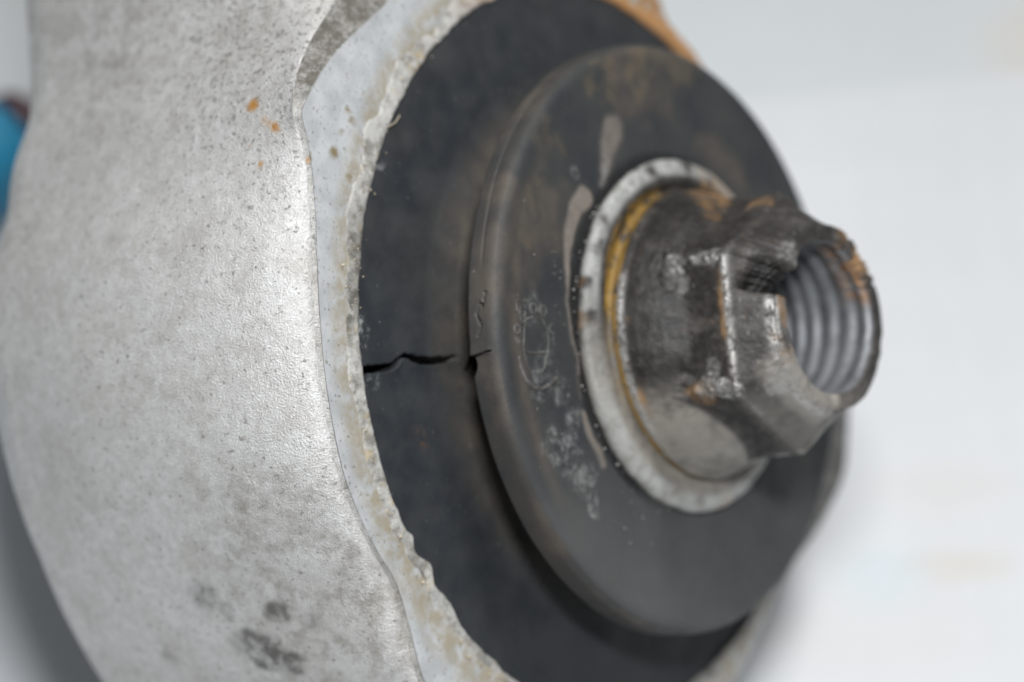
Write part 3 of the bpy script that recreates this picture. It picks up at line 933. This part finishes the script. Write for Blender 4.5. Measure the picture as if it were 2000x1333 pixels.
corner = np.exp(-((((tt - HEXA) % 60 + 30) % 60 - 30) / 3.0) ** 2) * sstep(z0, 4.5, 5.5) * (1 - sstep(z0, 9.6, 10.6))
wear_glint = np.maximum(wear_glint, 0.6 * corner * sstep(n3, -0.1, 0.3) * sstep(tt, 130, 145) * (1 - sstep(tt, 280, 290)))
cone = sstep(base_radius(z0) - hex_radius(tt), -0.15, 0.35)
dust = sstep(-Y, 3.0, 7.0) * cone * 1.0
dust = np.maximum(dust, 0.45 * sstep(-Y, 4, 8) * sstep(z0, 9.3, 10.8))
dust = np.maximum(dust, 0.9 * sstep(tt, 196, 212) * sstep(z0, 11.6, 13.2) * (1 - sstep(tt, 262, 275)))
dust = np.maximum(dust, 0.15 * sstep(n3, 0.1, 0.5))
painted_dark = sstep(tt, 143, 148) * (1 - sstep(tt, 163, 166)) * sstep(z0, 12.0, 13.0)  # shaded inside of the torn notch, painted into the colour
painted_dark = np.maximum(painted_dark, 0.5 * cone * sstep(z0, 2.5, 3.0) * sstep(tt, 95, 120) * (1 - sstep(tt, 196, 212)))  # base cone darker on its left and upper left
link("hex_body", grid_mesh("hex_body", P, {"pale": one[:1, :1] * 0 + np.zeros(rr.shape), "gold": gold, "painted_dark": painted_dark, "dust": np.clip(dust, 0, 1), "rust": rust, "wear_glint": np.clip(wear_glint, 0, 1)}), M_NUT, nut)
P = thread_grid()
tt = np.degrees(np.arctan2(P[..., 1], P[..., 0])) % 360
rust = 0.7 * sstep(tt, 5, 20) * (1 - sstep(tt, 60, 85)) * sstep(P[..., 2], 11.5, 14)
black = sstep(-P[..., 2], -6, -3.2)
link("thread", grid_mesh("thread", P, {"rust": rust, "black": black}, flip=True), M_THR, nut)
P = np.stack([polar(r, cols((-180, 180, 6.0)), z) for r, z in ((5.95, 3.0), (5.4, 3.3), (0.05, 3.3))])
link("bolt_end", grid_mesh("bolt_end", P), mat_plain("dark_steel_end", (0.03, 0.028, 0.026), 0.6), nut)

# crumbs of dried dirt caught along the crusted rim and around the nut
import bmesh
def crumbs(name, pts, mat, parent):
    rng = np.random.default_rng(5)
    bm = bmesh.new()
    for x, y, z, r in pts:
        m = Matrix.Translation((x * MM, y * MM, z * MM)) @ Matrix.Rotation(rng.uniform(0, 6.3), 4, Vector(rng.normal(size=3))) @ Matrix.Diagonal((r * MM * rng.uniform(.7, 1.4), r * MM, r * MM * rng.uniform(.5, 1), 1))
        g = bmesh.ops.create_icosphere(bm, subdivisions=1, radius=1.0, matrix=m)
    me = bpy.data.meshes.new(name)
    bm.to_mesh(me)
    bm.free()
    return link(name, me, mat, parent, kind="stuff")
rng = np.random.default_rng(3)
pts = []
for k in range(130):
    t = math.radians(rng.uniform(120, 245))
    r = RRUB + 0.75 + rng.normal(0.0, 0.45)
    pts.append((r * math.cos(t), r * math.sin(t), ZF + 0.12, abs(rng.normal(0.03, 0.05)) + 0.02))
crumbs("crumbs", pts, mat_plain("dried_dirt", (0.40, 0.35, 0.26), 0.7, 0.5, 0.7), bush)
pts = []
for k in range(45):
    t = math.radians(rng.uniform(130, 262))
    r = rng.normal(15.15, 0.28)
    pts.append((r * math.cos(t), r * math.sin(t), 0.12, abs(rng.normal(0.03, 0.03)) + 0.03))
for k in range(60):
    t = math.radians(rng.uniform(155, 250))
    r = rng.normal(17.6, 1.2)
    pts.append((r * math.cos(t), r * math.sin(t), 0.04, abs(rng.normal(0.02, 0.025)) + 0.02))
crumbs("crumbs", pts, mat_plain("pale_grit", (0.30, 0.29, 0.27), 0.4, 0.4, 0.9), wash)
# a dry fibre stuck on the rubber
link("fibre", tube_mesh("fibre", [(-27.1, 16.75, ZF + .1), (-26.3, 17.3, ZF + .14), (-25.3, 17.75, ZF + .12), (-24.7, 18.35, ZF + .1)], 0.055, 6), mat_plain("dry_fibre", (0.42, 0.36, 0.28), 0.6), bush)

# ------------------------------------------------------------------ blue handled tool on the table behind the arm
tool = bpy.data.objects.new("tool_handle", None)
scene.collection.objects.link(tool)
tool["label"] = "blue plastic tool handle with a dark maroon end lying behind the pale casting"
tool["category"] = "tool"
tool.location = (-0.0599, 0.2006, 0.0077)
tool.rotation_euler = (0, 0, math.radians(50))
def lathe_x(name, prof, mat, fl=0.0):
    q = np.linspace(0, 2 * math.pi, 48, endpoint=False)
    P = np.stack([np.stack([np.full_like(q, x), (r * (1 - fl * (0.5 + 0.5 * np.cos(6 * q)))) * np.cos(q), (r * (1 - fl * (0.5 + 0.5 * np.cos(6 * q)))) * np.sin(q)], -1) for x, r in prof])
    return link(name, grid_mesh(name, P), mat, tool)
lathe_x("handle", [(-90, .1), (-90, 5), (-87, 6.6), (-75, 7.2), (-40, 7.2), (-20, 6.5), (-10, 7), (-2, 6.8), (0, 6), (0, .1)], mat_plain("blue_plastic", (0.02, 0.24, 0.42), 0.35, 0.1, 0.05), 0.05)
lathe_x("ferrule", [(0.05, .1), (0.05, 5.2), (3, 5), (4.2, 4), (4.3, .1)], mat_plain("maroon_plastic", (0.06, 0.02, 0.03), 0.4, 0.1, 0.05))
lathe_x("shaft", [(4.35, .1), (4.35, 2), (50, 2), (50.5, 1.5), (50.5, .1)], mat_plain("grey_steel", (0.3, 0.3, 0.31), 0.35, 0.1, 0.05))
